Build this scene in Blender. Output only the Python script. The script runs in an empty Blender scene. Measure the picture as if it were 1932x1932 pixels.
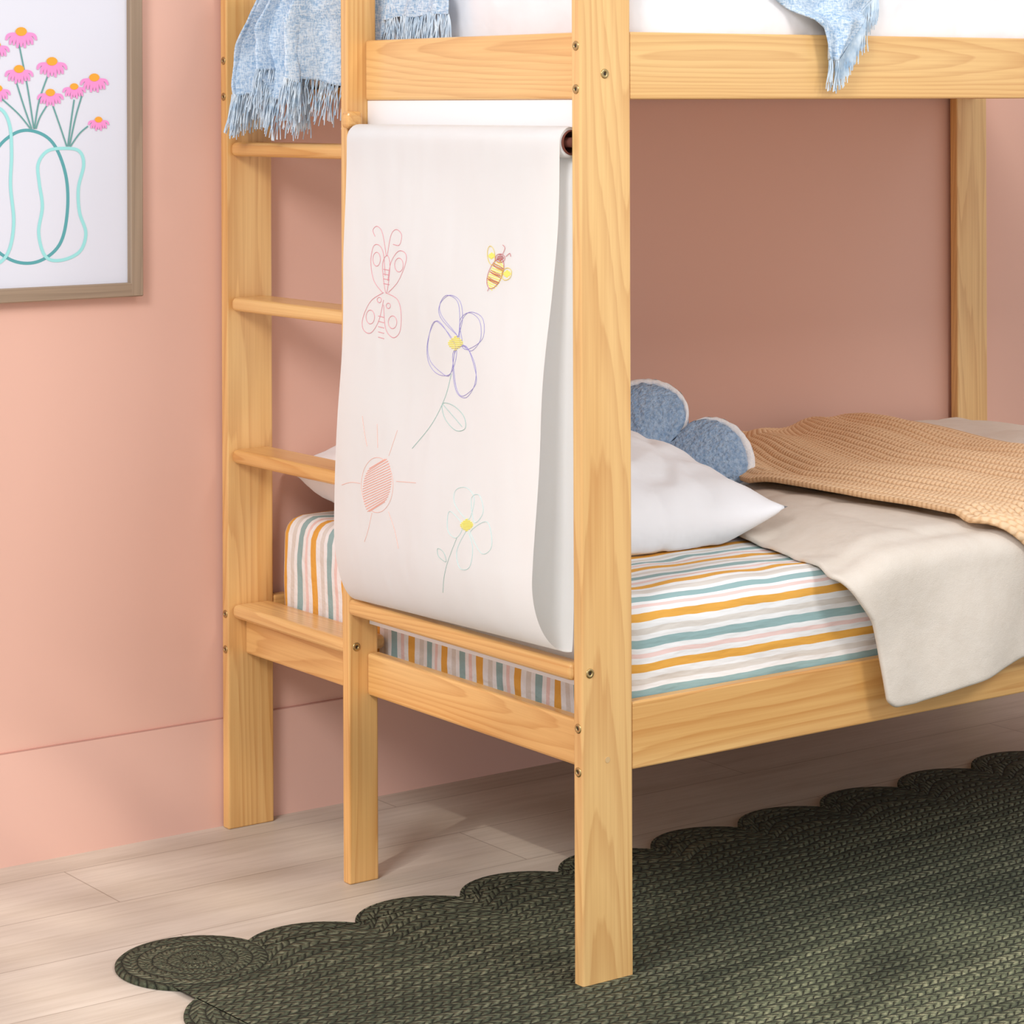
import bpy, bmesh, math, random
from mathutils import Vector, Matrix, noise
random.seed(7)
S = bpy.context.scene
COL = S.collection
PI = math.pi
try:
    S.view_settings.view_transform = 'Standard'
    S.view_settings.look = 'None'
except Exception: pass

# ------------------------------------------------ camera
F = 4861.0; HY = 192.0; CH = 1.21
YAW = math.radians(-35.84); ROLL = math.radians(-0.2)
cd = bpy.data.cameras.new('camera'); cam = bpy.data.objects.new('camera', cd); COL.objects.link(cam)
cd.sensor_width = 36; cd.sensor_fit = 'HORIZONTAL'; cd.lens = 36 * F / 1932; cd.shift_y = -(966 - HY) / 1932
cd.clip_start = 0.05
CAMLOC = Vector((-2.1251, -2.7839, CH))
MW = Matrix.Translation(CAMLOC) @ Matrix.Rotation(YAW, 4, 'Z') @ Matrix.Rotation(PI/2, 4, 'X') @ Matrix.Rotation(ROLL, 4, 'Z')
cam.matrix_world = MW
S.camera = cam
M3 = MW.to_3x3()
def ray(px, py): return M3 @ Vector(((px-966)/F, (HY-py)/F, -1))
def onplane(px, py, axis, val):
    d = ray(px, py); t = (val - CAMLOC[axis]) / d[axis]
    return CAMLOC + d*t

# ------------------------------------------------ materials
def lin(c):
    o = []
    for v in c[:3]:
        v = v/255.0
        o.append(v/12.92 if v <= 0.04045 else ((v+0.055)/1.055)**2.4)
    return (o[0], o[1], o[2], 1)
class N:
    def __init__(s, name):
        s.m = bpy.data.materials.new(name); s.m.use_nodes = True
        s.t = s.m.node_tree; s.b = s.t.nodes['Principled BSDF']
        s.b.inputs['Roughness'].default_value = .7
        s.b.inputs['Specular IOR Level'].default_value = .3
    def n(s, typ, **kw):
        x = s.t.nodes.new(typ)
        for k, v in kw.items():
            if k in x.inputs.keys(): x.inputs[k].default_value = v
            else: setattr(x, k, v)
        return x
    def l(s, a, b): s.t.links.new(a, b)
    def coords(s, scale=(1,1,1), kind='Object', rnd=0, loc=(0,0,0)):
        tc = s.n('ShaderNodeTexCoord'); out = tc.outputs[kind]
        if rnd:
            oi = s.n('ShaderNodeObjectInfo'); mu = s.n('ShaderNodeMath', operation='MULTIPLY'); mu.inputs[1].default_value = rnd
            s.l(oi.outputs['Random'], mu.inputs[0])
            ad = s.n('ShaderNodeVectorMath', operation='ADD'); s.l(out, ad.inputs[0]); s.l(mu.outputs[0], ad.inputs[1]); out = ad.outputs[0]
        mp = s.n('ShaderNodeMapping'); mp.inputs['Scale'].default_value = scale; mp.inputs['Location'].default_value = loc
        s.l(out, mp.inputs['Vector']); return mp.outputs[0]
    def noise(s, vec, scale=5, detail=2, rough=.5):
        x = s.n('ShaderNodeTexNoise'); x.inputs['Scale'].default_value = scale; x.inputs['Detail'].default_value = detail
        x.inputs['Roughness'].default_value = rough; s.l(vec, x.inputs['Vector']); return x.outputs['Fac']
    def math(s, op, a, b=None):
        x = s.n('ShaderNodeMath', operation=op)
        for i, v in enumerate((a, b)):
            if v is None: continue
            if isinstance(v, (int, float)): x.inputs[i].default_value = v
            else: s.l(v, x.inputs[i])
        return x.outputs[0]
    def ramp(s, fac, stops, interp='LINEAR'):
        x = s.n('ShaderNodeValToRGB'); r = x.color_ramp; r.interpolation = interp
        while len(r.elements) < len(stops): r.elements.new(.5)
        for e, (p, c) in zip(r.elements, stops): e.position = p; e.color = lin(c)
        s.l(fac, x.inputs[0]); return x.outputs['Color']
    def mix(s, fac, a, b, mode='MIX'):
        x = s.n('ShaderNodeMix', data_type='RGBA', blend_type=mode)
        if isinstance(fac, (int, float)): x.inputs[0].default_value = fac
        else: s.l(fac, x.inputs[0])
        for i, v in ((6, a), (7, b)):
            if isinstance(v, tuple): x.inputs[i].default_value = lin(v)
            else: s.l(v, x.inputs[i])
        return x.outputs[2]
    def color(s, c):
        if isinstance(c, tuple): s.b.inputs['Base Color'].default_value = lin(c)
        else: s.l(c, s.b.inputs['Base Color'])
    def bump(s, h, strength=.3, dist=.002):
        x = s.n('ShaderNodeBump'); x.inputs['Strength'].default_value = strength; x.inputs['Distance'].default_value = dist
        s.l(h, x.inputs['Height']); s.l(x.outputs[0], s.b.inputs['Normal'])

def wood(name, axis, light=(236,189,120), dark=(194,128,62), rough=.28, big0=(216,158,86), big1=(242,204,142)):
    w = N(name); sc = [8.5, 8.5, 8.5]; sc[axis] = .5
    v = w.coords(tuple(sc), rnd=37)
    n = w.noise(v, 1.0, 1, .4)
    wob = w.math('MULTIPLY', w.noise(w.coords(tuple(q*6 for q in sc), rnd=5), 1, 2), .05)
    s_ = w.math('FRACT', w.math('MULTIPLY', w.math('ADD', n, wob), 24))
    rings = w.ramp(s_, [(0, light), (.4, light), (.92, dark), (1, light)])
    sc2 = [200, 200, 200]; sc2[axis] = 3
    f = w.noise(w.coords(tuple(sc2), rnd=11), 1, 3, .65)
    fine = w.ramp(f, [(.32, dark), (.62, light)])
    sc3 = [7, 7, 7]; sc3[axis] = .9
    big = w.ramp(w.noise(w.coords(tuple(sc3), rnd=23), 1, 2), [(.35, big0), (.65, big1)])
    c = w.mix(.40, rings, fine); c = w.mix(.45, c, big)
    w.color(c); w.b.inputs['Roughness'].default_value = rough; w.b.inputs['Specular IOR Level'].default_value = .55
    w.bump(f, .08, .0005)
    return w.m
WX, WY, WZ = wood('pine_x', 0), wood('pine_y', 1), wood('pine_z', 2)
FW = [wood('oak_frame_x', 0, (164,140,116), (128,106,86), .6, (140,120,98), (172,150,126)), None, wood('oak_frame_z', 2, (164,140,116), (128,106,86), .6, (140,120,98), (172,150,126))]
def plain(name, c, rough=.7, metal=0, bump=None):
    w = N(name); w.color(c); w.b.inputs['Roughness'].default_value = rough; w.b.inputs['Metallic'].default_value = metal
    if bump:
        w.bump(w.noise(w.coords(), bump[0], 3), bump[1], bump[2])
    return w.m
def varied(name, a, b, scale, rough=.8, bump=None):
    w = N(name); v = w.coords(); w.color(w.ramp(w.noise(v, scale, 3), [(.3, a), (.7, b)])); w.b.inputs['Roughness'].default_value = rough
    if bump: w.bump(w.noise(v, bump[0], 3), bump[1], bump[2])
    return w.m
M_wall = plain('pink_wall', (230,184,165), .8)
M_base = plain('pink_skirting', (230,186,169), .7)
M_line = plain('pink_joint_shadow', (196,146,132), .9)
M_white = varied('white_cotton', (242,242,245), (246,246,248), 6, .9, (12, .4, .014))
w = N('drawing_paper'); v = w.coords(); w.color(w.ramp(w.noise(v, 3, 3), [(.3, (248,250,248)), (.7, (251,252,251))])); w.bump(w.noise(w.coords((1,1.6,.6)), 9, 2), .6, .009)
tr = w.n('ShaderNodeBsdfTranslucent'); tr.inputs[0].default_value = lin((253,254,253)); ms = w.n('ShaderNodeMixShader'); ms.inputs[0].default_value = .33
w.l(w.b.outputs[0], ms.inputs[1]); w.l(tr.outputs[0], ms.inputs[2]); w.l(ms.outputs[0], w.t.nodes['Material Output'].inputs[0]); M_paper = w.m
M_panel = plain('white_panel', (248,248,247), .6)
M_brown = plain('cardboard_core', (110,62,50), .8)
M_screw = plain('brass_screw', (190,165,115), .3, .9)
M_hole = plain('screw_socket', (60,48,34), .6)
M_plug = plain('dark_plug', (214,180,130), .6)  # the plug's own light wood colour
M_trim = varied('white_sherpa', (250,248,246), (236,237,242), 200, .95, (400, .5, .003))
M_pink = plain('ink_pink', (246,150,206)); M_or = plain('ink_orange', (246,168,60)); M_teal = plain('ink_teal', (92,164,168))
M_aqua = plain('ink_aqua', (158,222,220)); M_stem = plain('ink_stem', (105,160,155)); M_print = plain('print_paper', (222,223,232), .35)
M_cr_red = plain('crayon_red', (226,154,162)); M_cr_pur = plain('crayon_purple', (158,148,208)); M_cr_gr = plain('crayon_green', (166,200,192))
M_cr_cor = plain('crayon_coral', (246,196,182)); M_cr_aq = plain('crayon_aqua', (202,230,226)); M_cr_y = plain('crayon_yellow', (246,238,132)); M_cr_br = plain('crayon_rust', (200,100,104))
w = N('blue_boucle'); v = w.coords(); w.color(w.ramp(w.noise(v, 150, 3), [(.3, (136,166,202)), (.7, (182,204,228))])); w.bump(w.noise(v, 200, 3), 1, .006); w.b.inputs['Roughness'].default_value = 1; M_boucle = w.m
w = N('duvet_linen'); v = w.coords(); w.color(w.ramp(w.noise(v, 40, 3), [(.3, (223,212,198)), (.7, (227,217,204))]))
lw = w.math('ADD', w.math('MULTIPLY', w.noise(w.coords(), 700, 2), .12), w.noise(w.coords((1,1,1)), 14, 4, .55)); w.bump(lw, .35, .010); w.b.inputs['Roughness'].default_value = .95; M_duvet = w.m
w = N('camel_knit')
uv = w.n('ShaderNodeUVMap'); sp = w.n('ShaderNodeSeparateXYZ'); w.l(uv.outputs[0], sp.inputs[0])
cu_ = w.math('ABSOLUTE', w.math('SINE', w.math('MULTIPLY', sp.outputs[0], PI)))
cv_ = w.math('ABSOLUTE', w.math('SINE', w.math('ADD', w.math('MULTIPLY', sp.outputs[1], PI), w.math('MULTIPLY', cu_, 1.0))))
hk = w.math('ADD', w.math('MULTIPLY', cu_, .5), w.math('MULTIPLY', cv_, .45))
nk = w.noise(w.coords(), 170, 2)
hk2 = w.math('ADD', hk, w.math('MULTIPLY', nk, .5))
w.color(w.ramp(hk2, [(.25, (210,166,122)), (.75, (232,192,148)), (1, (242,208,168))])); w.bump(hk2, .65, .0035); w.b.inputs['Roughness'].default_value = 1; M_knit = w.m
w = N('blue_throw')
wv = w.noise(w.coords((1,1,.25)), 420, 2, .7); wh = w.noise(w.coords((.25,.25,1)), 420, 2, .7)
wvv = w.math('MULTIPLY', w.math('ADD', wv, wh), .5)
pt = w.noise(w.coords((40, 40, 4)), 1, 2); st = w.noise(w.coords((4, 4, 50)), 1, 2)
c = w.mix(w.ramp(wvv, [(.4,(0,0,0)),(.58,(255,255,255))]), (146,178,208), (216,228,238)); c = w.mix(w.ramp(pt, [(.5,(0,0,0)),(.62,(110,110,110))]), c, (228,236,242)); c = w.mix(w.ramp(st, [(.5,(0,0,0)),(.6,(100,100,100))]), c, (232,238,242))
w.color(c); w.bump(wvv, .8, .003); w.b.inputs['Roughness'].default_value = 1; M_throw = w.m
M_fringe = varied('throw_fringe', (166,192,214), (226,236,242), 60, 1)
# striped sheet
w = N('striped_sheet')
uv = w.n('ShaderNodeUVMap'); sp = w.n('ShaderNodeSeparateXYZ'); w.l(uv.outputs[0], sp.inputs[0])
nn = w.noise(w.coords(), 14, 2)
uu = w.math('ADD', sp.outputs[0], w.math('MULTIPLY', w.math('SUBTRACT', nn, .5), .007))
fr = w.math('FRACT', w.math('MULTIPLY', uu, -1/.070))
W_ = (243,243,242)
w.color(w.ramp(fr, [(0,(234,174,80)),(.17,W_),(.30,(224,218,210)),(.42,W_),(.52,(154,184,184)),(.69,W_),(.79,(240,210,203)),(.88,W_)], 'CONSTANT'))
w.b.inputs['Roughness'].default_value = .9; w.bump(w.noise(w.coords((3,12,12)), 3, 3), .4, .014); M_sheet = w.m
# floor
w = N('oak_floor'); v = w.coords((1,1,1), loc=(.3, -.05, 0))
br = w.n('ShaderNodeTexBrick'); w.l(v, br.inputs['Vector'])
for k, x in (('Scale',1),('Mortar Size',.0013),('Brick Width',1.25),('Row Height',.19),('Mortar Smooth',.3),('Bias',0)): br.inputs[k].default_value = x
br.inputs['Color1'].default_value = lin((212,201,186)); br.inputs['Color2'].default_value = lin((200,188,172)); br.inputs['Mortar'].default_value = lin((140,126,112))
g = w.noise(w.coords((4, 80, 1)), 1, 5, .7); g2 = w.noise(w.coords((2.0, 10, 1)), 1, 4, .6)
c = w.mix(.38, br.outputs['Color'], w.ramp(g, [(.36, (172,158,141)), (.58, (214,204,190))]))
c = w.mix(.34, c, w.ramp(g2, [(.36, (176,162,145)), (.6, (218,208,195))]))
c = w.mix(w.math('MULTIPLY', br.outputs['Fac'], .45), c, (150,134,118))
w.color(c); w.b.inputs['Roughness'].default_value = .45; w.bump(g, .10, .001); M_floor = w.m
# rug
w = N('braided_rug'); uv = w.n('ShaderNodeUVMap')
nz = w.n('ShaderNodeTexNoise'); nz.inputs['Scale'].default_value = 30; w.l(uv.outputs[0], nz.inputs['Vector'])
mm = w.n('ShaderNodeVectorMath', operation='SCALE'); w.l(nz.outputs['Color'], mm.inputs[0]); mm.inputs['Scale'].default_value = .006
ad = w.n('ShaderNodeVectorMath', operation='ADD'); w.l(uv.outputs[0], ad.inputs[0]); w.l(mm.outputs[0], ad.inputs[1])
sx = w.n('ShaderNodeSeparateXYZ'); w.l(ad.outputs[0], sx.inputs[0])
row = w.math('MULTIPLY', sx.outputs[1], 1/.021)
rf = w.math('FRACT', row); rc = w.math('ABSOLUTE', w.math('SUBTRACT', rf, .5))
rowid = w.math('FLOOR', row)
ch = w.math('ADD', w.math('MULTIPLY', sx.outputs[0], 1/.0160), w.math('MULTIPLY', rc, 1.5))
ch = w.math('ADD', ch, w.math('MULTIPLY', w.math('GREATER_THAN', rf, .5), .5))
strand = w.math('ABSOLUTE', w.math('SUBTRACT', w.math('FRACT', ch), .5))
hgt = w.math('MULTIPLY', w.math('SUBTRACT', 1, w.math('POWER', w.math('MULTIPLY', rc, 2), 4)), w.math('SUBTRACT', 1, w.math('POWER', w.math('MULTIPLY', strand, 2), 3)))
rn = w.n('ShaderNodeTexNoise'); rn.inputs['Scale'].default_value = 90; rn.inputs['Detail'].default_value = 4; w.l(uv.outputs[0], rn.inputs['Vector'])
cmb = w.n('ShaderNodeCombineXYZ'); w.l(w.math('MULTIPLY', sx.outputs[0], 2.0), cmb.inputs[0]); w.l(w.math('MULTIPLY', rowid, 7.3), cmb.inputs[1])
rt = w.noise(cmb.outputs[0], 1, 2)
col = w.ramp(w.math('ADD', w.math('MULTIPLY', rn.outputs['Fac'], .65), w.math('MULTIPLY', rt, .35)), [(.36, (60,65,50)), (.5, (88,93,72)), (.64, (132,132,106))])
c = w.mix(w.ramp(hgt, [(0, (0,0,0)), (.5, (255,255,255))]), (34,38,29), col)
w.color(c); w.b.inputs['Roughness'].default_value = .8
w.bump(w.math('ADD', hgt, w.math('MULTIPLY', w.noise(w.coords(), 500, 2), .4)), 1, .009); M_rug = w.m

# ------------------------------------------------ mesh helpers
def finish(name, bm, mat, parent=None, smooth=False, base=False):
    if len(bm.verts) == 0: return None
    xs = [v.co for v in bm.verts]
    lo = Vector([min(p[i] for p in xs) for i in range(3)]); hi = Vector([max(p[i] for p in xs) for i in range(3)])
    c = (lo+hi)/2
    if base: c.z = lo.z
    bmesh.ops.translate(bm, verts=bm.verts, vec=-c)
    me = bpy.data.meshes.new(name); bm.to_mesh(me); bm.free()
    me.materials.append(mat)
    if smooth:
        for p in me.polygons: p.use_smooth = True
    o = bpy.data.objects.new(name, me); COL.objects.link(o)
    if parent is not None:
        o.parent = parent; wp = Vector(parent['_w']) if '_w' in parent else parent.location
        o.location = c - wp
    else: o.location = c
    o['_w'] = [c.x, c.y, c.z]
    return o
def box(x0,x1,y0,y1,z0,z1, bev=.0025, seg=2, bm=None):
    b = bmesh.new()
    r = bmesh.ops.create_cube(b, size=1)
    for v in b.verts:
        v.co = Vector(((x0+x1)/2+v.co.x*(x1-x0), (y0+y1)/2+v.co.y*(y1-y0), (z0+z1)/2+v.co.z*(z1-z0)))
    if bev: bmesh.ops.bevel(b, geom=list(b.edges), offset=bev, segments=seg, profile=.5, affect='EDGES')
    if bm is None: return b
    t = bpy.data.meshes.new('tmp'); b.to_mesh(t); b.free(); bm.from_mesh(t); bpy.data.meshes.remove(t); return bm
def tube(bm, pts, r, sides=5, closed=False, cap=True, taper=False):
    n = len(pts); rings = []
    for i, p in enumerate(pts):
        if closed: d = pts[(i+1)%n]-pts[i-1]
        else: d = pts[min(i+1,n-1)]-pts[max(i-1,0)]
        if d.length < 1e-9: d = Vector((0,0,1))
        d.normalize(); up = Vector((1,0,0)) if abs(d.x) < .8 else Vector((0,1,0))
        a = d.cross(up).normalized(); b = d.cross(a)
        rr = r*(1-.6*i/(n-1)) if taper else r
        rings.append([bm.verts.new(p+(a*math.cos(2*PI*k/sides)+b*math.sin(2*PI*k/sides))*rr) for k in range(sides)])
    for i in range(n if closed else n-1):
        A, B = rings[i], rings[(i+1)%n]
        for k in range(sides): bm.faces.new((A[k], A[(k+1)%sides], B[(k+1)%sides], B[k]))
    if not closed and cap:
        bm.faces.new(rings[0][::-1]); bm.faces.new(rings[-1])
def spline(pts, closed=False, k=6):
    out = []; n = len(pts)
    for i in range(n if closed else n-1):
        g = lambda j: pts[j % n] if closed else pts[max(0, min(n-1, j))]
        p0, p1, p2, p3 = g(i-1), g(i), g(i+1), g(i+2)
        for s in range(k):
            t = s/k
            out.append(tuple(.5*((2*p1[d])+(-p0[d]+p2[d])*t+(2*p0[d]-5*p1[d]+4*p2[d]-p3[d])*t*t+(-p0[d]+3*p1[d]-3*p2[d]+p3[d])*t**3) for d in range(len(p1))))
    if not closed: out.append(tuple(pts[-1]))
    return out
def cyl(bm, c, axis, r, h, seg=20):
    a = Vector((0,0,0)); a[axis] = 1
    p0 = Vector(c)-a*h/2; p1 = Vector(c)+a*h/2
    tube(bm, [p0, p1], r, seg)
def empty(name, loc):
    o = bpy.data.objects.new(name, None); COL.objects.link(o); o.location = loc; o.empty_display_size = .05; o['_w'] = list(loc); return o
def tag(o, label, cat, group=None):
    o['label'] = label; o['category'] = cat
    if group: o['group'] = group
def struct(o): o['kind'] = 'structure'; return o
def interp(x, tab):
    if x <= tab[0][0]: return tab[0][1]
    for (a, va), (b, vb) in zip(tab, tab[1:]):
        if x <= b: return va+(vb-va)*(x-a)/(b-a)
    return tab[-1][1]
def sst(t): t = max(0, min(1, t)); return t*t*(3-2*t)
def nz3(x, y, z=0): return noise.noise(Vector((x, y, z)))
def grid(bm, P, nu, nv, closed_u=False, uvf=None):
    V = [[bm.verts.new(P(i/nu, j/nv)) for j in range(nv+1)] for i in range(nu+(0 if closed_u else 1))]
    uvl = bm.loops.layers.uv.verify() if uvf else None
    for i in range(nu):
        for j in range(nv):
            i2 = (i+1) % len(V)
            f = bm.faces.new((V[i][j], V[i2][j], V[i2][j+1], V[i][j+1]))
            if uvf:
                for lp, (a, b) in zip(f.loops, ((i,j),(i+1,j),(i+1,j+1),(i,j+1))): lp[uvl].uv = uvf(a/nu, b/nv)
    return V
def solid(o, th, off=0):
    m = o.modifiers.new('solid', 'SOLIDIFY'); m.thickness = th; m.offset = off; return m
def subd(o, n=1):
    m = o.modifiers.new('sub', 'SUBSURF'); m.levels = n; m.render_levels = n; return m

# ------------------------------------------------ room
YW = 1.0
struct(finish('wall_back', box(-3, 4.2, YW, YW+.1, 0, 2.7, 0), M_wall))
struct(finish('floor', box(-3, 4.2, -4.2, YW, -.05, 0, 0), M_floor))
struct(finish('baseboard_back', box(-3, 4.2, YW-.004, YW, 0, .179, 0), M_base))
struct(finish('shadow_line_1', box(-3, 4.2, YW-.004, YW, .179, .181, 0), M_line))  # flush darker pink strip, paints the shadow line along the baseboard top

# ------------------------------------------------ bunk bed
bed = empty('bunk_bed', (0, 0, 0)); tag(bed, 'natural pine bunk bed with ladder rungs at its end, against the pink wall', 'bunk bed')
XL, XR = 0.0, 1.80; T = .02; PW = .087; TOP = 1.66
XF = XR-PW
def bp(name, *a, mat=WZ, bev=.0025, seg=2, lab=None):
    o = finish(name, box(*a, bev, seg), mat, bed, smooth=False)
    if lab: o['label'] = lab
    return o
for (x0, x1, y0, y1) in ((0,PW,0,T),(0,PW,.97,.99),(XF,XR,0,T),(XF,XR,.97,.99)):
    bp('post', x0, x1, y0, y1, 0, TOP, mat=WZ)
bp('post', 0, .053, .593, .613, 0, TOP, mat=WZ, lab='narrow middle post between ladder and paper roll')
R0, R1 = .0322, .055
for z0, z1 in ((.288,.381),(1.213,1.306)):
    bp('side_rail', PW+.001, XF-.001, .002, .022, z0, z1, mat=WX)
    bp('side_rail', PW+.001, XF-.001, .968, .988, z0, z1, mat=WX)
bp('end_rail', R0, R1, .0205, .5925, .290, .355, mat=WY, bev=.004)
bp('end_rail', R0, R1, .6135, .9695, .290, .355, mat=WY, bev=.004)
bp('end_rail', R0, R1, .0205, .5925, 1.213, 1.306, mat=WY, bev=.004)
for z0, z1 in ((.288,.381),(1.213,1.306)): bp('end_rail', XF+.03, XF+.053, .0205, .9695, z0, z1, mat=WY)
for zt in (.3745, .633, .886, 1.144):
    bp('rung', .006, .082, .6135, .9695, zt-.023, zt, mat=WY, bev=.009, seg=4)
bp('paper_guide_rail', -.004, .022, .0205, .5925, .418, .443, mat=WY, bev=.008, seg=4)
bp('roll_holder', -.012, .016, .572, .5925, 1.170, 1.196, mat=WY, bev=.006, seg=3, lab='small rounded wooden block on middle post')
RX = .005
b = bmesh.new(); cyl(b, (RX, .3065, 1.154), 1, .007, .57, 16); finish('dowel', b, M_brown, bed, True)
bp('backing_panel', .036, .041, .0215, .5915, .40, 1.2125, mat=M_panel, bev=.0005, lab='thin white panel behind the drawing paper')
for k in range(9):
    x = .12+k*.185
    for z0 in (.290, 1.2135): bp('slat', x, x+.07, .0225, .9675, z0, z0+.018, mat=WY)
def screw(c, axis):
    b = bmesh.new(); a = Vector((0,0,0)); a[axis] = -1
    p = Vector(c); n = 24
    side = Vector((0,1,0)) if axis == 0 else Vector((1,0,0)); up = Vector((0,0,1))
    prof = [(.0, .0066), (.0009, .0066), (.0016, .0058), (.0016, .0026), (.0004, .0024)]
    rings = [[b.verts.new(p+a*h+(side*math.cos(2*PI*k/n)+up*math.sin(2*PI*k/n))*r) for k in range(n)] for h, r in prof]
    for A, B in zip(rings, rings[1:]):
        for k in range(n): b.faces.new((A[k], A[(k+1)%n], B[(k+1)%n], B[k]))
    o = finish('screw', b, M_screw, bed, True)
    b = bmesh.new(); cyl(b, p+a*.0004, axis, .0026, .0006, 6); finish('socket', b, M_hole, o)
for z in (1.286, 1.227, .356, .2966): screw((0, .0092, z), 0)
for z in (1.280, 1.220, .358, .299): screw((0, .979, z), 0)
screw((.042, 0, 1.248), 1); screw((.013, 0, .431), 1); screw((.013, .593, .367), 1)
b = bmesh.new(); cyl(b, (.043, -.0001, .309), 1, .0042, .0008, 16); finish('wood_plug', b, M_plug, bed)

# ------------------------------------------------ paper roll
pr = empty('paper_roll', (0, .3, .45)); tag(pr, 'roll of white drawing paper with crayon drawings hanging on the bed end', 'paper roll')
YA, YB = .0235, .567
b = bmesh.new()
n = 40
rings = []
for (y, r) in ((YA+.003, .0175), (YA+.003, .0212), (YB-.003, .0212), (YB-.003, .0175)):
    rings.append([b.verts.new((RX+r*math.cos(2*PI*k/n), y, 1.154+r*math.sin(2*PI*k/n))) for k in range(n)])
for A, B in zip(rings, rings[1:]):
    for k in range(n): b.faces.new((A[k], A[(k+1)%n], B[(k+1)%n], B[k]))
finish('rolled_paper', b, M_paper, pr, True)
b = bmesh.new()
rings = []
for (y, r) in ((YA, .0174), (YB, .0174), (YB, .0156), (YA, .0156)):
    rings.append([b.verts.new((RX+r*math.cos(2*PI*k/n), y, 1.154+r*math.sin(2*PI*k/n))) for k in range(n)])
for i in range(4):
    A, B = rings[i], rings[(i+1)%4]
    for k in range(n): b.faces.new((A[k], A[(k+1)%n], B[(k+1)%n], B[k]))
finish('cardboard_core', b, M_brown, pr, True)
ZR = 1.154; ZC = .56
def bulge(s): return -.067+.024*s
def pxz(s, z):
    B = bulge(s); u = (ZR-z)/(ZR-ZC); X0 = RX-.0225
    if z >= ZC: return X0+(B-X0)*(sst(u)*.5+.5*max(0,u)**1.2) + (.003*math.sin(u*9+s*3)+.006*nz3(s*3, u*3, 4)) *math.sin(PI*min(1,max(0,u)))
    ZBt = .458-.012*s
    q = min(1, (ZC-z)/(ZC-ZBt)); return B*math.sqrt(max(0, 1-q*q))
def paperP(i, j):
    s = i; y = YA+(YB-YA)*s
    t = j*3.0
    if t < .1:
        a = t/.1*PI/2; return Vector((RX-.0225*math.sin(a), y, ZR+.0225*math.cos(a)))
    if t < 1.5:
        z = ZR+(ZC-ZR)*(t-.1)/1.4
        return Vector((pxz(s, z), y, z))
    B = bulge(s); ZBt = .458-.012*s; XB = .004
    if t < 2.2:
        ph = (t-1.5)/.7*math.radians(180)
        x = B*math.cos(ph) if ph < PI/2 else -XB*math.cos(ph)
        z = ZC-(ZC-ZBt)*math.sin(ph)
        if ph > PI/2: z = ZBt+(ZC-ZBt)*(1-math.sin(ph))
        return Vector((x, y, z))
    q = (t-2.2)/.8
    return Vector((XB+(RX+.0225-XB)*max(0,(q-.9)/.1)**2, y, ZC+(ZR-ZC)*q))
b = bmesh.new(); grid(b, paperP, 40, 180)
sheet = finish('paper_sheet', b, M_paper, pr, True)
def onpaper(px, py, off=.0004):
    X = -.03
    for _ in range(14):
        p = onplane(px, py, 0, X); s = max(0, min(1, (p.y-YA)/(YB-YA))); X = .5*X+.5*pxz(s, p.z)
    p.x -= off; return p
def draw(name, strokes, mat, r=.0005, off=.0004):
    b = bmesh.new()
    for pts, closed in strokes:
        pts = spline(pts, closed, 6) if len(pts) > 2 else [tuple(pts[0][d]+(pts[1][d]-pts[0][d])*k/6 for d in range(2)) for k in range(7)]
        tube(b, [onpaper(*p, off) for p in pts], r, 4, closed)
    return finish(name, b, mat, sheet)
def ell(cx, cy, rx, ry, rot=0, n=10):
    return [(cx+rx*math.cos(2*PI*k/n)*math.cos(rot)-ry*math.sin(2*PI*k/n)*math.sin(rot), cy+rx*math.cos(2*PI*k/n)*math.sin(rot)+ry*math.sin(2*PI*k/n)*math.cos(rot)) for k in range(n)]
st = [([(722,552),(706,530),(700,495),(705,465),(716,463),(724,480),(727,520)],0), ([(733,552),(752,530),(766,495),(765,478),(752,474),(738,495),(732,530)],0),
 ([(724,552),(700,568),(685,600),(686,622),(700,628),(715,605),(724,566)],0), ([(730,553),(750,565),(757,590),(755,625),(742,637),(728,620),(724,575)],0),
 ([(727,548),(722,505),(726,486),(733,484),(736,505),(731,548)],1), ([(729,482),(722,440),(712,427),(704,434),(708,446)],0), ([(731,482),(738,444),(748,433),(758,443),(754,462),(742,461)],0),
 (ell(711,489,7,13),1),(ell(753,500,8,13),1),(ell(699,598,8,13),1),(ell(741,608,8,12),1),(ell(716,566,4,5),1),(ell(733,577,4,5),1)]
for k in range(4): st.append(([(724,508+k*9),(735,510+k*9)],0))
for k in range(5): st.append(([(714,596+k*10),(725,599+k*10)],0))
draw('butterfly_drawing', st, M_cr_red)
P_ = [[(862,632),(832,600),(830,575),(848,557),(868,568),(873,600),(866,632)], [(872,640),(868,605),(885,590),(905,605),(907,640),(890,662),(875,652)],
      [(860,662),(855,700),(862,740),(880,750),(896,725),(897,690),(880,655)], [(852,640),(825,605),(808,640),(808,680),(825,705),(850,705),(862,665)]]
st = [(p,1) for p in P_]+[([(x+random.uniform(-6,6), y+random.uniform(-5,5)) for x,y in p],1) for p in P_]
o = draw('flower_drawing', st, M_cr_pur, .0004); o['label'] = 'purple looped flower drawing'
def scrib(cx, cy, r, n=9): return [([(cx-r*math.sin(PI*(k+.5)/n), cy-r+2*r*(k+.5)/n), (cx+r*math.sin(PI*(k+.5)/n), cy-r+2*r*(k+.2)/n)],0) for k in range(n)]
draw('flower_centre_drawing', scrib(860,648,14,8), M_cr_y, .0010)
draw('stem_drawing', [([(852,705),(840,750),(815,800),(778,846)],0), ([(835,762),(855,765),(875,785),(878,808),(860,812),(840,790)],1), ([(835,762),(855,785),(872,805)],0)], M_cr_gr)
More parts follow.
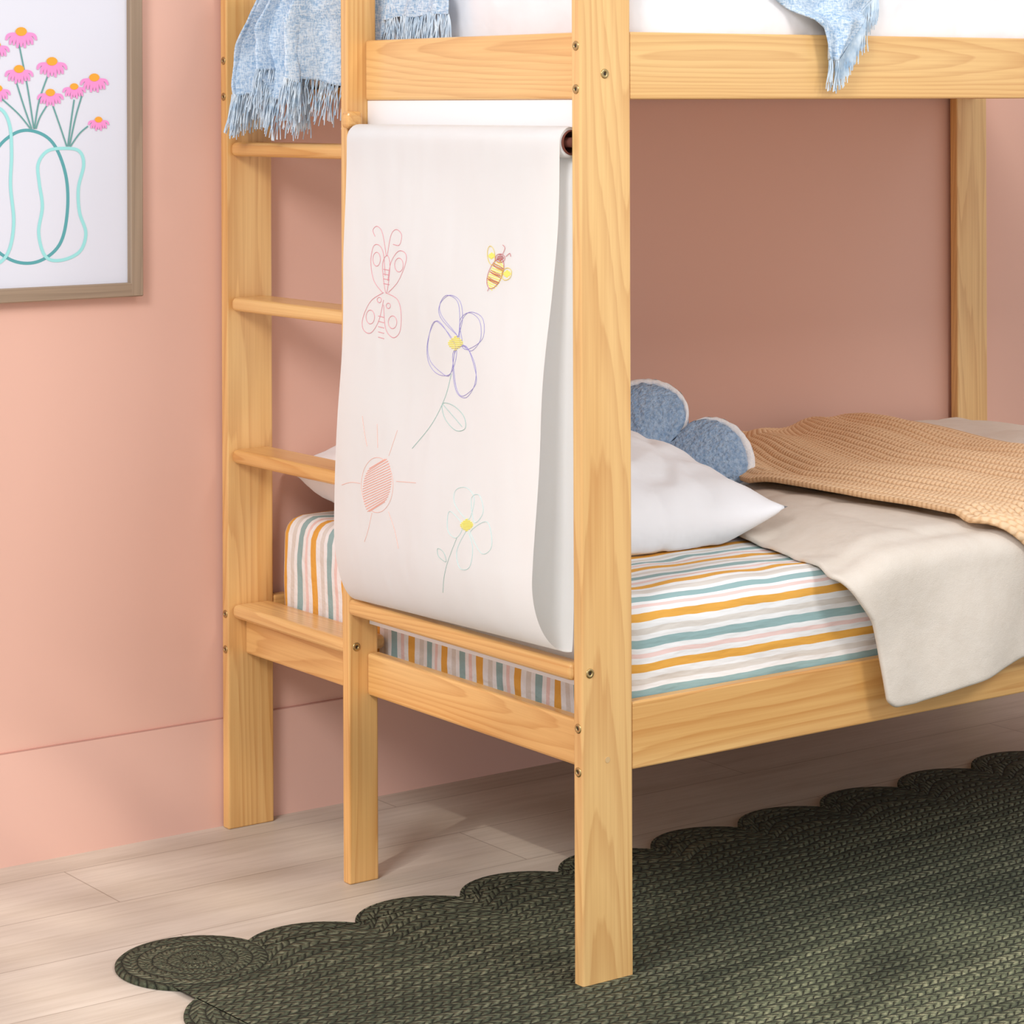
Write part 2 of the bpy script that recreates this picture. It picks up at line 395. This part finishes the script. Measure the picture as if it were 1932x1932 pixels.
st = [(ell(712,915,30,52),1), ([(684,785),(688,815),(693,842)],0), ([(712,800),(713,845)],0), ([(750,812),(734,860)],0), ([(645,915),(662,910),(680,912)],0), ([(748,908),(785,911)],0), ([(702,968),(695,1000),(688,1022)],0), ([(733,965),(745,1000),(752,1035)],0)]
o = draw('sun_drawing', st, M_cr_cor, .0004)
st = []
for k in range(19):
    y = 872+k*4.8; hw = 27*math.sqrt(max(.02, 1-((y-915)/52)**2)); st.append(([(712-hw, min(965,y+12)), (712+hw, max(866,y-12))],0))
draw('sun_fill_drawing', st, M_cr_cor, .0007)
Q_ = [[(878,978),(858,950),(860,925),(880,920),(895,940),(888,975)], [(893,980),(890,940),(905,935),(912,965),(900,985)], [(870,985),(848,965),(845,1000),(860,1015),(872,1000)],
      [(890,1000),(920,985),(928,1030),(910,1045),(892,1015)], [(878,1005),(862,1040),(868,1072),(886,1070),(892,1035),(884,1005)]]
o = draw('flower_drawing', [(p,1) for p in Q_], M_cr_aq); o['label'] = 'pale aqua flower drawing'
draw('flower_centre_drawing', scrib(881,991,12,8), M_cr_y, .0010)
draw('stem_drawing', [([(862,1015),(845,1060),(838,1090),(836,1118)],0), ([(842,1060),(828,1050),(826,1035),(837,1042)],1)], M_cr_gr, .0004)
# bee
st = []
for k in range(14):
    t = k/13; cy = 494+t*50; cx = 945-t*19; hw = 12*math.sqrt(max(.05, 1-(2*t-1)**2)); st.append(([(cx-hw, cy-4),(cx+hw, cy+4)],0))
st += scrib(928,483,6,7)+scrib(957,517,7,6)
draw('bee_drawing', st, M_cr_y, .0010, .0002)
st = [(ell(936,516,13,30,.36),1), (ell(945,487,9,8),1), ([(950,479),(954,468),(950,462)],0), ([(956,484),(963,478),(965,484)],0), ([(924,543),(921,549)],0)]
for cy_ in (504, 517, 530):
    cx_ = 945-(cy_-494)*.38
    for q in (-2.4, 0, 2.4): st.append(([(cx_-11+abs(q), cy_-5+q), (cx_, cy_+q+random.uniform(-1,1)), (cx_+11-abs(q), cy_+4+q)],0))
st += scrib(945,487,7,6)
draw('bee_outline_drawing', st, M_cr_br, .00042, .0014)
draw('wing_drawing', [(ell(928,482,7,18,-.1),1), (ell(957,517,9,12,.4),1)], plain('crayon_gold', (232,206,96)), .0005, .0014)

# ------------------------------------------------ rounded soft box
def softbox(x0,x1,y0,y1,z0,z1,r,res=.02,wr=.0,uvs=False,ws=6):
    b = bmesh.new()
    nx, ny, nz_ = [max(3, int((q)/res)) for q in (x1-x0, y1-y0, z1-z0)]
    lo = Vector((x0,y0,z0)); hi = Vector((x1,y1,z1))
    def proj(p):
        c = Vector([max(lo[i]+r, min(hi[i]-r, p[i])) for i in range(3)])
        d = p-c
        if d.length > 1e-9:
            d.normalize(); q = c+d*r
        else: q = p.copy(); d = Vector((0,0,0))
        if wr: q += d*wr*(nz3(q.x*ws, q.y*ws, q.z*ws)+.5*nz3(q.x*ws*3, q.y*ws*3, q.z*ws*3))
        return q
    uvl = b.loops.layers.uv.verify()
    def face(ax, sgn):
        u, v = [i for i in range(3) if i != ax]; nn = (nx, ny, nz_)
        def P(i, j):
            p = Vector((0,0,0)); p[ax] = hi[ax] if sgn > 0 else lo[ax]; p[u] = lo[u]+(hi[u]-lo[u])*i; p[v] = lo[v]+(hi[v]-lo[v])*j
            return p
        V = [[(b.verts.new(proj(P(i/nn[u], j/nn[v]))), P(i/nn[u], j/nn[v])) for j in range(nn[v]+1)] for i in range(nn[u]+1)]
        for i in range(nn[u]):
            for j in range(nn[v]):
                q = [V[i][j], V[i+1][j], V[i+1][j+1], V[i][j+1]]
                if (sgn > 0) == (ax == 1): q = q[::-1]
                f = b.faces.new([x[0] for x in q])
                for lp, x in zip(f.loops, q):
                    p = x[1]
                    if ax == 1: w_ = (y0-(z1-p.z)) if sgn < 0 else (y1+(z1-p.z))
                    else: w_ = y0+(p.y-y0)*.74
                    lp[uvl].uv = (w_, p.x)
    for ax in range(3):
        for sg in (-1, 1): face(ax, sg)
    bmesh.ops.remove_doubles(b, verts=b.verts, dist=1e-5)
    return b
o = finish('mattress', softbox(.085, 1.70, .026, .955, .309, .522, .035, .015, .006), M_sheet, None, True, True)
tag(o, 'lower bunk mattress in a white sheet with mustard, teal and pink stripes', 'mattress')
o = finish('mattress', softbox(.098, 1.70, .026, .96, 1.2325, 1.42, .03, .02, .01), M_white, None, True, True)
tag(o, 'upper bunk mattress in a plain white sheet behind the top rail', 'mattress')

# ------------------------------------------------ pillow
def pillow(name, c, L, W, T_, rot, wr=.009):
    b = bmesh.new(); n = 90
    for sg in (1, -1):
        def P(i, j):
            u, v = 2*i-1, 2*j-1
            e = (1-abs(u)**2.6)*(1-abs(v)**2.6)
            h = T_/2*max(0, e)**.52
            pin = 1-.07*(1-abs(u)**2)*abs(v)**4; pin2 = 1-.07*(1-abs(v)**2)*abs(u)**4
            x = u*L/2*pin2; y = v*W/2*pin
            crease = -abs(nz3(x*7+y*5, y*11-x*6, 3))*.016*e**.5-(1-abs(nz3(x*10-y*4, y*6+x*8, 8)))**6*.006*e**.3
            wv = wr*e**.4*(nz3(x*9+3, y*9, sg)+.8*nz3(x*20, y*20, sg+5)) - wr*.8*abs(nz3(x*16, y*16, 9))*(1-e)+crease
            sag = -.024*(1-abs(u)**4)*(v*v if v < 0 else 0)
            return Vector((x, y, sg*(h+wv if e > 0.001 else 0)+sag))
        grid(b, P, n, n)
    bmesh.ops.remove_doubles(b, verts=b.verts, dist=1e-5)
    bmesh.ops.recalc_face_normals(b, faces=b.faces)
    bmesh.ops.transform(b, matrix=Matrix.Translation(c) @ rot, verts=b.verts)
    return b
rot = Matrix.Rotation(math.radians(-5), 4, 'Z') @ Matrix.Rotation(math.radians(.3), 4, 'Y')
b = pillow('pillow', Vector((.340, .600, .583)), .50, .755, .222, rot)
for v in b.verts:
    if v.co.z < .5235: v.co.z = .5235+(v.co.z-.5235)*.02
    if v.co.y > .978: v.co.y = .978+(v.co.y-.978)*.1
o = finish('pillow', b, M_white, None, True, True); tag(o, 'plump white pillow at the head of the lower bunk', 'pillow')

# ------------------------------------------------ scalloped blue cushion
cu = empty('cushion', (.69, .69, .53)); tag(cu, 'blue boucle petal-shaped cushion with white trim behind the white pillow', 'cushion')
tau = math.radians(28)
va = Vector((.8107, -.5855, 0)); vh = Vector((.5855, .8107, 0)); vb = Vector((0,0,1))*math.cos(tau)+vh*math.sin(tau); vn = -(va.cross(vb)); 
if vn.dot(CAMLOC-Vector((.7,.7,.6))) < 0: vn = -vn
Rq = Matrix.Rotation(math.radians(-12), 3, 'Z'); 
va, vb, vn = Rq @ va, Rq @ vb, Rq @ vn
CC = onplane(1226, 908, 1, .68)
pet = [math.radians(a) for a in (101, 16, -64, -145, 178)]
HW = math.radians(42)
def rad(th):
    best = .085
    for a in pet:
        d = (th-a+PI) % (2*PI)-PI
        if abs(d) < HW: best = max(best, .085+.086*math.cos(d/HW*PI/2)**.40)
    return best
def cpos(th, rho, h):
    r = rad(th)*rho; x, y = r*math.cos(th), r*math.sin(th)
    if y < 0: y *= .32
    return CC+va*x+vb*y+vn*h
NT = 280
SIDE = .026
b = bmesh.new()
prof = [(r_/14, 1) for r_ in range(0, 15)] + [(1.0+.035*math.sin(PI*k/7), 1-2*k/7) for k in range(1, 7)] + [(r_/14, -1) for r_ in range(14, -1, -1)]
def P(i, j):
    th = 2*PI*i; k = round(j*(len(prof)-1)); rho, sg = prof[k]
    dmin = min(abs((th-a+PI) % (2*PI)-PI) for a in pet); val = sst(dmin/HW)
    if abs(sg) == 1 and rho <= 1:
        h = sg*(SIDE+.026*max(0, 1-rho**3)**.6*(1-.6*val))
    else: h = sg*SIDE
    return cpos(th, rho, h)
grid(b, P, NT, len(prof)-1, closed_u=True)
bmesh.ops.remove_doubles(b, verts=b.verts, dist=2e-5); bmesh.ops.recalc_face_normals(b, faces=b.faces)
for v in b.verts:
    v.co += Vector((nz3(v.co.x*110, v.co.y*110, v.co.z*110), nz3(v.co.x*110+9, v.co.y*110, v.co.z*110), nz3(v.co.x*110, v.co.y*110+9, v.co.z*110)))*.0035
finish('cushion_body', b, M_boucle, cu, True)
b = bmesh.new()
def trimP(i, j):
    th = 2*PI*i; a = 2*PI*j
    w_ = .0095+.0015*nz3(i*60, j*6)
    return cpos(th, 1.035+.05*math.cos(a), .012+w_*math.sin(a))+Vector((1,1,1))*.0022*nz3(i*90, j*5, 2)
grid(b, trimP, 360, 10, closed_u=True)
finish('trim', b, M_trim, cu, True)

# ------------------------------------------------ lower duvet
def du_x0(y): return interp(y, [(0,.452),(.286,.522),(.6,.72),(.97,.86)])
def du_z(x, y):
    e = sst((x-du_x0(y))/.12)
    return .530+.028*e+.006*nz3(x*5, y*5, 1)+.003*nz3(x*12, y*7, 4)
def du_zc(x, y): return du_z(x, y)-.004*(1-abs(nz3(x*6+y*3, y*5-x*2, 7)))**8
LT = .97; LS = .26
def duP(i, j):
    v = j*(LT+LS)
    hemL = interp(i, [(0,.232),(.006,.243),(.015,.249),(.05,.250),(.10,.241),(.25,.212),(1,.20)])
    if v < LT:
        y = .965-v; 
        x = du_x0(y)+(1.70-du_x0(y))*i
        z = du_zc(x, y)
        if y < .03: z -= .012*sst((.03-y)/.035)
        return Vector((x, y, z))
    q = (v-LT)/LS*hemL
    x0 = interp(q, [(0,.448),(.03,.462),(.1,.508),(.14,.521),(.23,.538),(.27,.546)])
    x = x0+(1.70-x0)*i
    R = .030
    ztop = du_z(x, 0)-.012
    if q < R*PI/2:
        a = q/R; return Vector((x, -.005-R*math.sin(a), ztop-R*(1-math.cos(a))))
    fold = .010*nz3(x*8, 2, q*3)+.006*math.sin(x*24)+.003*nz3(x*16, 7, q*8)
    return Vector((x, -.005-R-.002*sst(q/.2)+fold*sst((q-.04)/.12), ztop-R-(q-R*PI/2)))
b = bmesh.new(); grid(b, duP, 140, 110)
o = finish('duvet', b, M_duvet, None, True, True); solid(o, .009, 0); subd(o, 1)
tag(o, 'beige linen duvet covering the lower bunk and hanging over its rail', 'duvet')

# ------------------------------------------------ camel blanket
def bl_x0(y): return interp(y, [(0,.745),(.3,.728),(.5,.735),(.65,.80),(.8,.885),(.88,.98),(.93,1.10)])
NR = 38
def blP(i, j):
    v = j*(.93+.22)
    if v < .93:
        y = .93-v; x0 = bl_x0(y); x = x0+(1.385-x0)*i
        z = max(du_z(x, y), .545)
    else:
        q = v-.93; x0 = interp(q, [(0,.745),(.05,.80),(.1,.86),(.22,.93)]); x = x0+(1.385-x0)*i; y = 0; z = 0
    fade = sst(v/.10)
    rib = .0033*abs(math.sin(PI*NR*i))*(.3+.7*fade)+.007*math.sin(i*24+2.2*nz3(i*2, v*2.5))*fade+.015*nz3(i*4, v*2.2, 8)
    edge = min(1, i*14, (1-i)*14)
    lift = .012*sst((y-.5)/.3)*sst(v/.03)
    if v < .93:
        if y < .03: z -= .010*sst((.03-y)/.03)
        return Vector((x, y, z+.0205+lift+rib*edge))
    R = .045; zt = max(du_z(x, 0), .545)-.010+.0205
    if q < R*PI/2:
        a = q/R; return Vector((x, -.0-(R+rib)*math.sin(a), zt-R+(R+rib)*math.cos(a)))
    return Vector((x, -.0-R-rib-.004, zt-R-(q-R*PI/2)))
b = bmesh.new(); grid(b, blP, 420, 120, False, lambda i, j: (i*NR, j*1.15/.0098))
o = finish('knitted_blanket', b, M_knit, None, True, True); solid(o, .008, 0)
tag(o, 'camel ribbed knit blanket laid across the beige duvet', 'blanket')

# ------------------------------------------------ blue throws
def strands(b, pts, L0, L1, drift, r=.0009):
    for p in pts:
        L = random.uniform(L0, L1); d = Vector(drift)+Vector((random.uniform(-.12,.12), random.uniform(-.2,.2), 0))
        q = []; ph = random.uniform(0, 6)
        for k in range(7):
            t = k/6
            q.append(p+Vector((d.x*L*t+.002*math.sin(ph+t*5), d.y*L*t+.0025*math.cos(ph+t*4), -L*t)))
        tube(b, q, r, 4)
th = empty('throw_blanket', (.05, .75, 1.2)); tag(th, 'pale blue fringed throw bunched over the ladder end of the upper bunk', 'throw blanket')
YL, YR = .925, .42
def thX(y): return .002+.068*sst((.72-y)/.08)
def hemz(y): return interp(y, [(.42,1.345),(.585,1.34),(.64,1.25),(.68,1.240),(.74,1.228),(.775,1.222),(.79,1.252),(.83,1.246),(.87,1.226),(.925,1.206)])
def thP(i, j):
    y1 = YL+(YR-YL)*i
    ytop = .85+(.44-.85)*i
    hz = hemz(y1); zt = 1.428
    if j < .2:
        t = j/.2; y = ytop; x = .22+(thX(y)-.22)*t; z = zt+.012+.02*nz3(y*14, t*2)-.006*t
        return Vector((x, y, z))
    t = (j-.2)/.8; z = zt+(hz-zt)*t; y = ytop+(y1-ytop)*sst(t*1.3)
    ph = i*44+1.6*math.sin(t*2.5+i*5)
    big = 1 if y > .66 else .22
    amp = .45+.55*sst(t*1.6)
    pl = .026*big*amp*(math.sin(ph)+.35*math.sin(2.7*ph+1))+.006*nz3(i*30, t*5, 2)*big
    return Vector((thX(y1)+pl-.016*t*big, y+.016*math.cos(ph)*big*amp, z+.012*math.sin(ph*.8)*t*big))
b = bmesh.new(); V = grid(b, thP, 300, 60)
hem = [thP(i/230, 1) for i in range(231)]
o = finish('throw_cloth', b, M_throw, th, True); solid(o, .003)
b = bmesh.new(); strands(b, [h+Vector((random.uniform(-.002,.002),0,.003)) for h in hem if h.y > .64 for _ in (0,1,2,3,4)], .038, .070, (0,.22,0)); finish('fringe', b, M_fringe, th)
b = bmesh.new(); strands(b, [h for h in hem if h.y <= .575 for _ in (0,1,2)], .04, .055, (0,0,0)); finish('fringe', b, M_fringe, th)

th2 = empty('throw_blanket', (.45, 0, 1.25)); tag(th2, 'corner of a blue fringed throw hanging over the upper front rail', 'throw blanket')
def t2(px, py, yy=-.008): return onplane(px, py, 1, yy)
def th2P(i, j):
    le = [(0, (1450,-45)), (.3, (1480,-5)), (.7, (1545,52)), (1, (1556,112))]
    ri = [(0, (1700,-45)), (.3, (1672,-5)), (.6, (1625,48)), (1, (1577,116))]
    L_ = (interp(j,[(a,b_[0]) for a,b_ in le]), interp(j,[(a,b_[1]) for a,b_ in le])); R_ = (interp(j,[(a,b_[0]) for a,b_ in ri]), interp(j,[(a,b_[1]) for a,b_ in ri]))
    p = t2(L_[0]+(R_[0]-L_[0])*i, L_[1]+(R_[1]-L_[1])*i)
    p.y += -.007*math.sin(i*11+j)*min(1, j*2)+.004*nz3(i*4, j*4)
    if p.z > 1.325: p.y += 0.03*sst((p.z-1.325)/.02)*1.0
    p.y -= .007
    return p
def th2Q(i, j):
    if j < .2:
        e = th2P(i, 0); t = j/.2
        return Vector((e.x, e.y+.12*(1-t), 1.432+(e.z-1.432)*sst(t)))
    return th2P(i, (j-.2)/.8)
b = bmesh.new(); grid(b, th2Q, 40, 40)
o = finish('throw_cloth', b, M_throw, th2, True); solid(o, .003)
b = bmesh.new()
ed = [th2P(1, .22+.78*k/200) for k in range(201)]+[th2P(k/24, 1) for k in range(25)]
for p in ed:
    L = random.uniform(.030,.047); dx = random.uniform(-.25,.12)
    tube(b, [p+Vector((dx*L*t, -.001+.001*math.sin(t*6+p.x*90), -L*t)) for t in (0,.2,.4,.6,.8,1)], .0009, 4)
finish('fringe', b, M_fringe, th2)

# ------------------------------------------------ picture
pic = empty('framed_picture', (-.45, .985, .90)); tag(pic, 'oak framed print of pink flowers in teal outlined vases on pink wall', 'picture')
fx0, fx1, fz0, fz1 = -.78, -.1515, .895, 1.72; fw = .0225
for a in ((fx0,fx1,.977,.9995,fz0,fz0+fw),(fx0,fx1,.977,.9995,fz1-fw,fz1)): finish('frame_rail', box(*a, .0015, 1), FW[0], pic)
for a in ((fx0,fx0+fw,.9771,.9995,fz0+.0002,fz1-.0002),(fx1-fw,fx1,.9768,.9995,fz0+.0002,fz1-.0002)): finish('frame_stile', box(*a, .0015, 1), FW[2], pic)
prt = finish('print', box(fx0+fw-.004, fx1-fw+.004, .990, .994, fz0+fw-.004, fz1-fw+.004, 0), M_print, pic)
def pp(px, py, lay=0): return onplane(px, py, 1, .9897-lay*.0003)
def ribbon(name, curves, mat, wpx, lay=0):
    b = bmesh.new()
    for pts, cl in curves:
        q = spline(pts, cl, 8); n = len(q); vs = []
        for i, p in enumerate(q):
            a = q[(i+1)%n] if cl else q[min(i+1,n-1)]; c = q[i-1] if cl else q[max(i-1,0)]
            dx, dy = a[0]-c[0], a[1]-c[1]; L = math.hypot(dx, dy) or 1; nx, ny = -dy/L*wpx/2, dx/L*wpx/2
            vs.append((b.verts.new(pp(p[0]+nx, p[1]+ny, lay)), b.verts.new(pp(p[0]-nx, p[1]-ny, lay))))
        for i in range(n if cl else n-1):
            A, B = vs[i], vs[(i+1)%n]; b.faces.new((A[0], A[1], B[1], B[0]))
    return finish(name, b, mat, prt)
ribbon('vase_drawing', [([(62,247),(100,270),(124,330),(127,400),(112,462),(70,494),(20,490),(-22,450),(-30,370),(-10,290),(25,253)],1)], M_teal, 6, 0)
ribbon('vase_drawing', [([(115,280),(148,284),(158,310),(148,355),(150,400),(162,440),(150,475),(115,491),(86,484),(73,440),(80,390),(74,345),(72,310),(88,286)],1)], M_aqua, 6, 1)
ribbon('vase_drawing', [([(-40,200),(0,205),(18,235),(22,290),(20,350),(26,420),(16,475),(-10,500),(-60,505),(-100,440),(-95,300),(-70,215)],1)], M_aqua, 6, 2)
heads = [(40,66,30),(98,122,29),(36,136,27),(178,152,27),(140,168,22),(95,180,25),(186,230,20),(-8,90,26),(-4,172,24),(-70,120,30),(-120,60,30)]
ribbon('stem_drawing', [([(36,84),(52,165),(64,243)],0),([(30,152),(45,200),(60,243)],0),([(92,138),(74,190),(65,243)],0),([(2,185),(35,215),(57,242)],0),([(88,200),(75,222),(68,243)],0),
   ([(100,200),(114,240),(126,276)],0),([(140,188),(134,230),(128,276)],0),([(156,176),(143,220),(131,276)],0),([(166,238),(150,252),(133,276)],0),([(-8,110),(-15,160),(-20,205)],0)], M_stem, 2.6, 3)
for hx, hy, s in heads:
    b = bmesh.new()
    for k in range(9):
        a = (k-4)/4.0
        tx, ty = hx+a*s*.95, hy+s*(.80-.42*a*a)+(1 if k%2 else -2)
        sx_, sy_ = hx+a*s*.3, hy-s*.1
        pts = [(sx_,sy_),((sx_+tx)/2+a*s*.16,(sy_+ty)/2-s*.10*abs(a)),(tx,ty)]
        q = spline(pts, False, 5); n_ = len(q); vs = []
        for i_, p_ in enumerate(q):
            w_ = s*.095*(.55+.6*math.sin(PI*min(.95,i_/(n_-1)))) 
            A_ = q[min(i_+1,n_-1)]; B_ = q[max(i_-1,0)]; dx, dy = A_[0]-B_[0], A_[1]-B_[1]; L = math.hypot(dx,dy) or 1
            vs.append((b.verts.new(pp(p_[0]-dy/L*w_, p_[1]+dx/L*w_, 4+k*.1)), b.verts.new(pp(p_[0]+dy/L*w_, p_[1]-dx/L*w_, 4+k*.1))))
        for A_, B_ in zip(vs, vs[1:]): b.faces.new((A_[0],A_[1],B_[1],B_[0]))
    o = finish('petal_drawing', b, M_pink, prt)
    b = bmesh.new(); b.faces.new([b.verts.new(pp(x, y, 6)) for x, y in ell(hx, hy-s*.22, s*.36, s*.28, 0, 14)])
    finish('flower_centre_drawing', b, M_or, prt)

# ------------------------------------------------ rug
P0 = Vector((-.2956, .407, 0)); ang = math.radians(3.0); e1 = Vector((math.cos(ang), math.sin(ang), 0)); e2 = Vector((-math.sin(ang), math.cos(ang), 0))
C_ = .195; HB = .060; NU = 13; UL = -.156; UR = NU*C_; VB = -.123-.195*7; TH = .006
b = bmesh.new(); uvl = b.loops.layers.uv.verify()
def rp(u, v, z): return P0+e1*u+e2*v+Vector((0,0,z))
def quad(ps, uvs):
    f = b.faces.new([b.verts.new(rp(*p)) for p in ps])
    for lp, q in zip(f.loops, uvs): lp[uvl].uv = q
Rr = (C_*C_/4+HB*HB)/(2*HB)
def arch(u):
    if u < 0: return 0
    q = (u % C_)-C_/2
    return math.sqrt(max(0, Rr*Rr-q*q))-(Rr-HB)
NUg, NVg = 234, 60
def buv(u, v): return (u, v-arch(u)*math.exp(v/.12))
for i in range(NUg):
    u0, u1 = UL+(UR-UL)*i/NUg, UL+(UR-UL)*(i+1)/NUg
    for j in range(NVg):
        v0, v1 = VB*(j/NVg)**1.6, VB*((j+1)/NVg)**1.6
        ps = [(u0,v1),(u1,v1),(u1,v0),(u0,v0)]
        quad([(u,v,TH) for u,v in ps], [buv(*p) for p in ps])
def lobe(o, t, n_):
    cx, cy = o[0]+t[0]*C_/2-n_[0]*(Rr-HB), o[1]+t[1]*C_/2-n_[1]*(Rr-HB)
    half = math.asin(C_/2/Rr); K = 24
    for i in range(K):
        pr_ = []
        for q in (i, i+1):
            a = -half+2*half*q/K
            arc = (cx+(t[0]*math.sin(a)+n_[0]*math.cos(a))*Rr, cy+(t[1]*math.sin(a)+n_[1]*math.cos(a))*Rr)
            s_ = (Rr*math.sin(a)+C_/2)/C_; ch = (o[0]+t[0]*C_*s_-n_[0]*.002, o[1]+t[1]*C_*s_-n_[1]*.002)
            pr_.append((a, ch, arc))
        lv = [(0,TH),(.45,TH),(.85,TH),(.97,TH*.85),(1.0,TH*.45),(1.0,0)]
        for (k0, z0), (k1, z1) in zip(lv, lv[1:]):
            pts = []; uvs = []
            for (pa, kk, zz) in ((pr_[0],k0,z0),(pr_[1],k0,z0),(pr_[1],k1,z1),(pr_[0],k1,z1)):
                a, ch, arc = pa; u = ch[0]+(arc[0]-ch[0])*kk; v = ch[1]+(arc[1]-ch[1])*kk
                pts.append((u, v, zz)); uvs.append((a*Rr+3*o[0], math.hypot(u-cx, v-cy)))
            quad(pts, uvs)
for k in range(NU): lobe((k*C_, 0), (1,0), (0,1)); lobe((k*C_, VB), (1,0), (0,-1))
for k in range(7): lobe((UL, -.123-(k+1)*C_), (0,1), (-1,0)); lobe((UR, -.05-(k+1)*C_), (0,1), (1,0))
cx, cy, cr = -.074, .010, .112; K = 64
lv = [(.02,TH+.0006),(.9,TH+.0006),(.975,TH*.85),(1,TH*.45),(1,0)]
for i in range(K):
    a0, a1 = 2*PI*i/K, 2*PI*(i+1)/K
    for (k0,z0),(k1,z1) in zip(lv, lv[1:]):
        g = [(a0,k0,z0),(a1,k0,z0),(a1,k1,z1),(a0,k1,z1)]
        quad([(cx+math.cos(a)*cr*k, cy+math.sin(a)*cr*k, z) for a,k,z in g], [(a*cr, k*cr) for a,k,z in g])
bmesh.ops.remove_doubles(b, verts=b.verts, dist=1e-5)
bmesh.ops.recalc_face_normals(b, faces=b.faces)
for f in b.faces:
    if f.normal.z < -.1: f.normal_flip()
o = finish('scalloped_rug', b, M_rug, None, False, True); o.location.z = 0.0005
tag(o, 'dark green braided rug with scalloped edge on the pale wood floor', 'rug')

# ------------------------------------------------ light
W = bpy.data.worlds.new('world'); S.world = W; W.use_nodes = True
W.node_tree.nodes['Background'].inputs[0].default_value = lin((243,244,249)); W.node_tree.nodes['Background'].inputs[1].default_value = .92
def area(loc, target, size, power, col=(255,250,244)):
    l = bpy.data.lights.new('area', 'AREA'); l.size = size; l.energy = power; l.color = lin(col)[:3]
    o = bpy.data.objects.new('area_light', l); COL.objects.link(o); o.location = loc
    o.rotation_euler = (Vector(target)-Vector(loc)).to_track_quat('-Z', 'Y').to_euler(); return o
area((-3.2, -1.6, 2.9), (.2, .3, .6), 1.1, 90, (252,251,253))
area((.8, -3.6, 3.3), (.8, .4, .5), .9, 58, (255,252,248))
def spot(loc, target, ang, power, blend=.35, r=.03, col=(255,246,232), gobo=9, lo=.44, hi=.56, sq=2.2):
    l = bpy.data.lights.new('spot', 'SPOT'); l.energy = power; l.spot_size = math.radians(ang); l.spot_blend = blend; l.shadow_soft_size = r; l.color = lin(col)[:3]
    o = bpy.data.objects.new('spot_light', l); COL.objects.link(o); o.location = loc
    o.rotation_euler = (Vector(target)-Vector(loc)).to_track_quat('-Z', 'Y').to_euler()
    l.use_nodes = True; t = l.node_tree; em = t.nodes['Emission']
    tc = t.nodes.new('ShaderNodeTexCoord'); n = t.nodes.new('ShaderNodeTexNoise'); n.inputs['Scale'].default_value = gobo; n.inputs['Detail'].default_value = 1
    r_ = t.nodes.new('ShaderNodeValToRGB'); r_.color_ramp.elements[0].position = lo; r_.color_ramp.elements[1].position = hi
    mp = t.nodes.new('ShaderNodeMapping'); mp.inputs['Scale'].default_value = (1, sq, 1)
    t.links.new(tc.outputs['Normal'], mp.inputs['Vector']); t.links.new(mp.outputs[0], n.inputs['Vector']); t.links.new(n.outputs['Fac'], r_.inputs[0]); t.links.new(r_.outputs['Color'], em.inputs['Strength'])
spot((-3.0, -.9, 3.0), (-.50, .40, 0), 20, 240, .5, gobo=16, lo=.40, hi=.60)
spot((.9, -1.3, 3.4), (.42, -.52, 0), 18, 800, .6, gobo=12, lo=.3, hi=.6)
for o in bpy.data.objects:
    if '_w' in o: del o['_w']
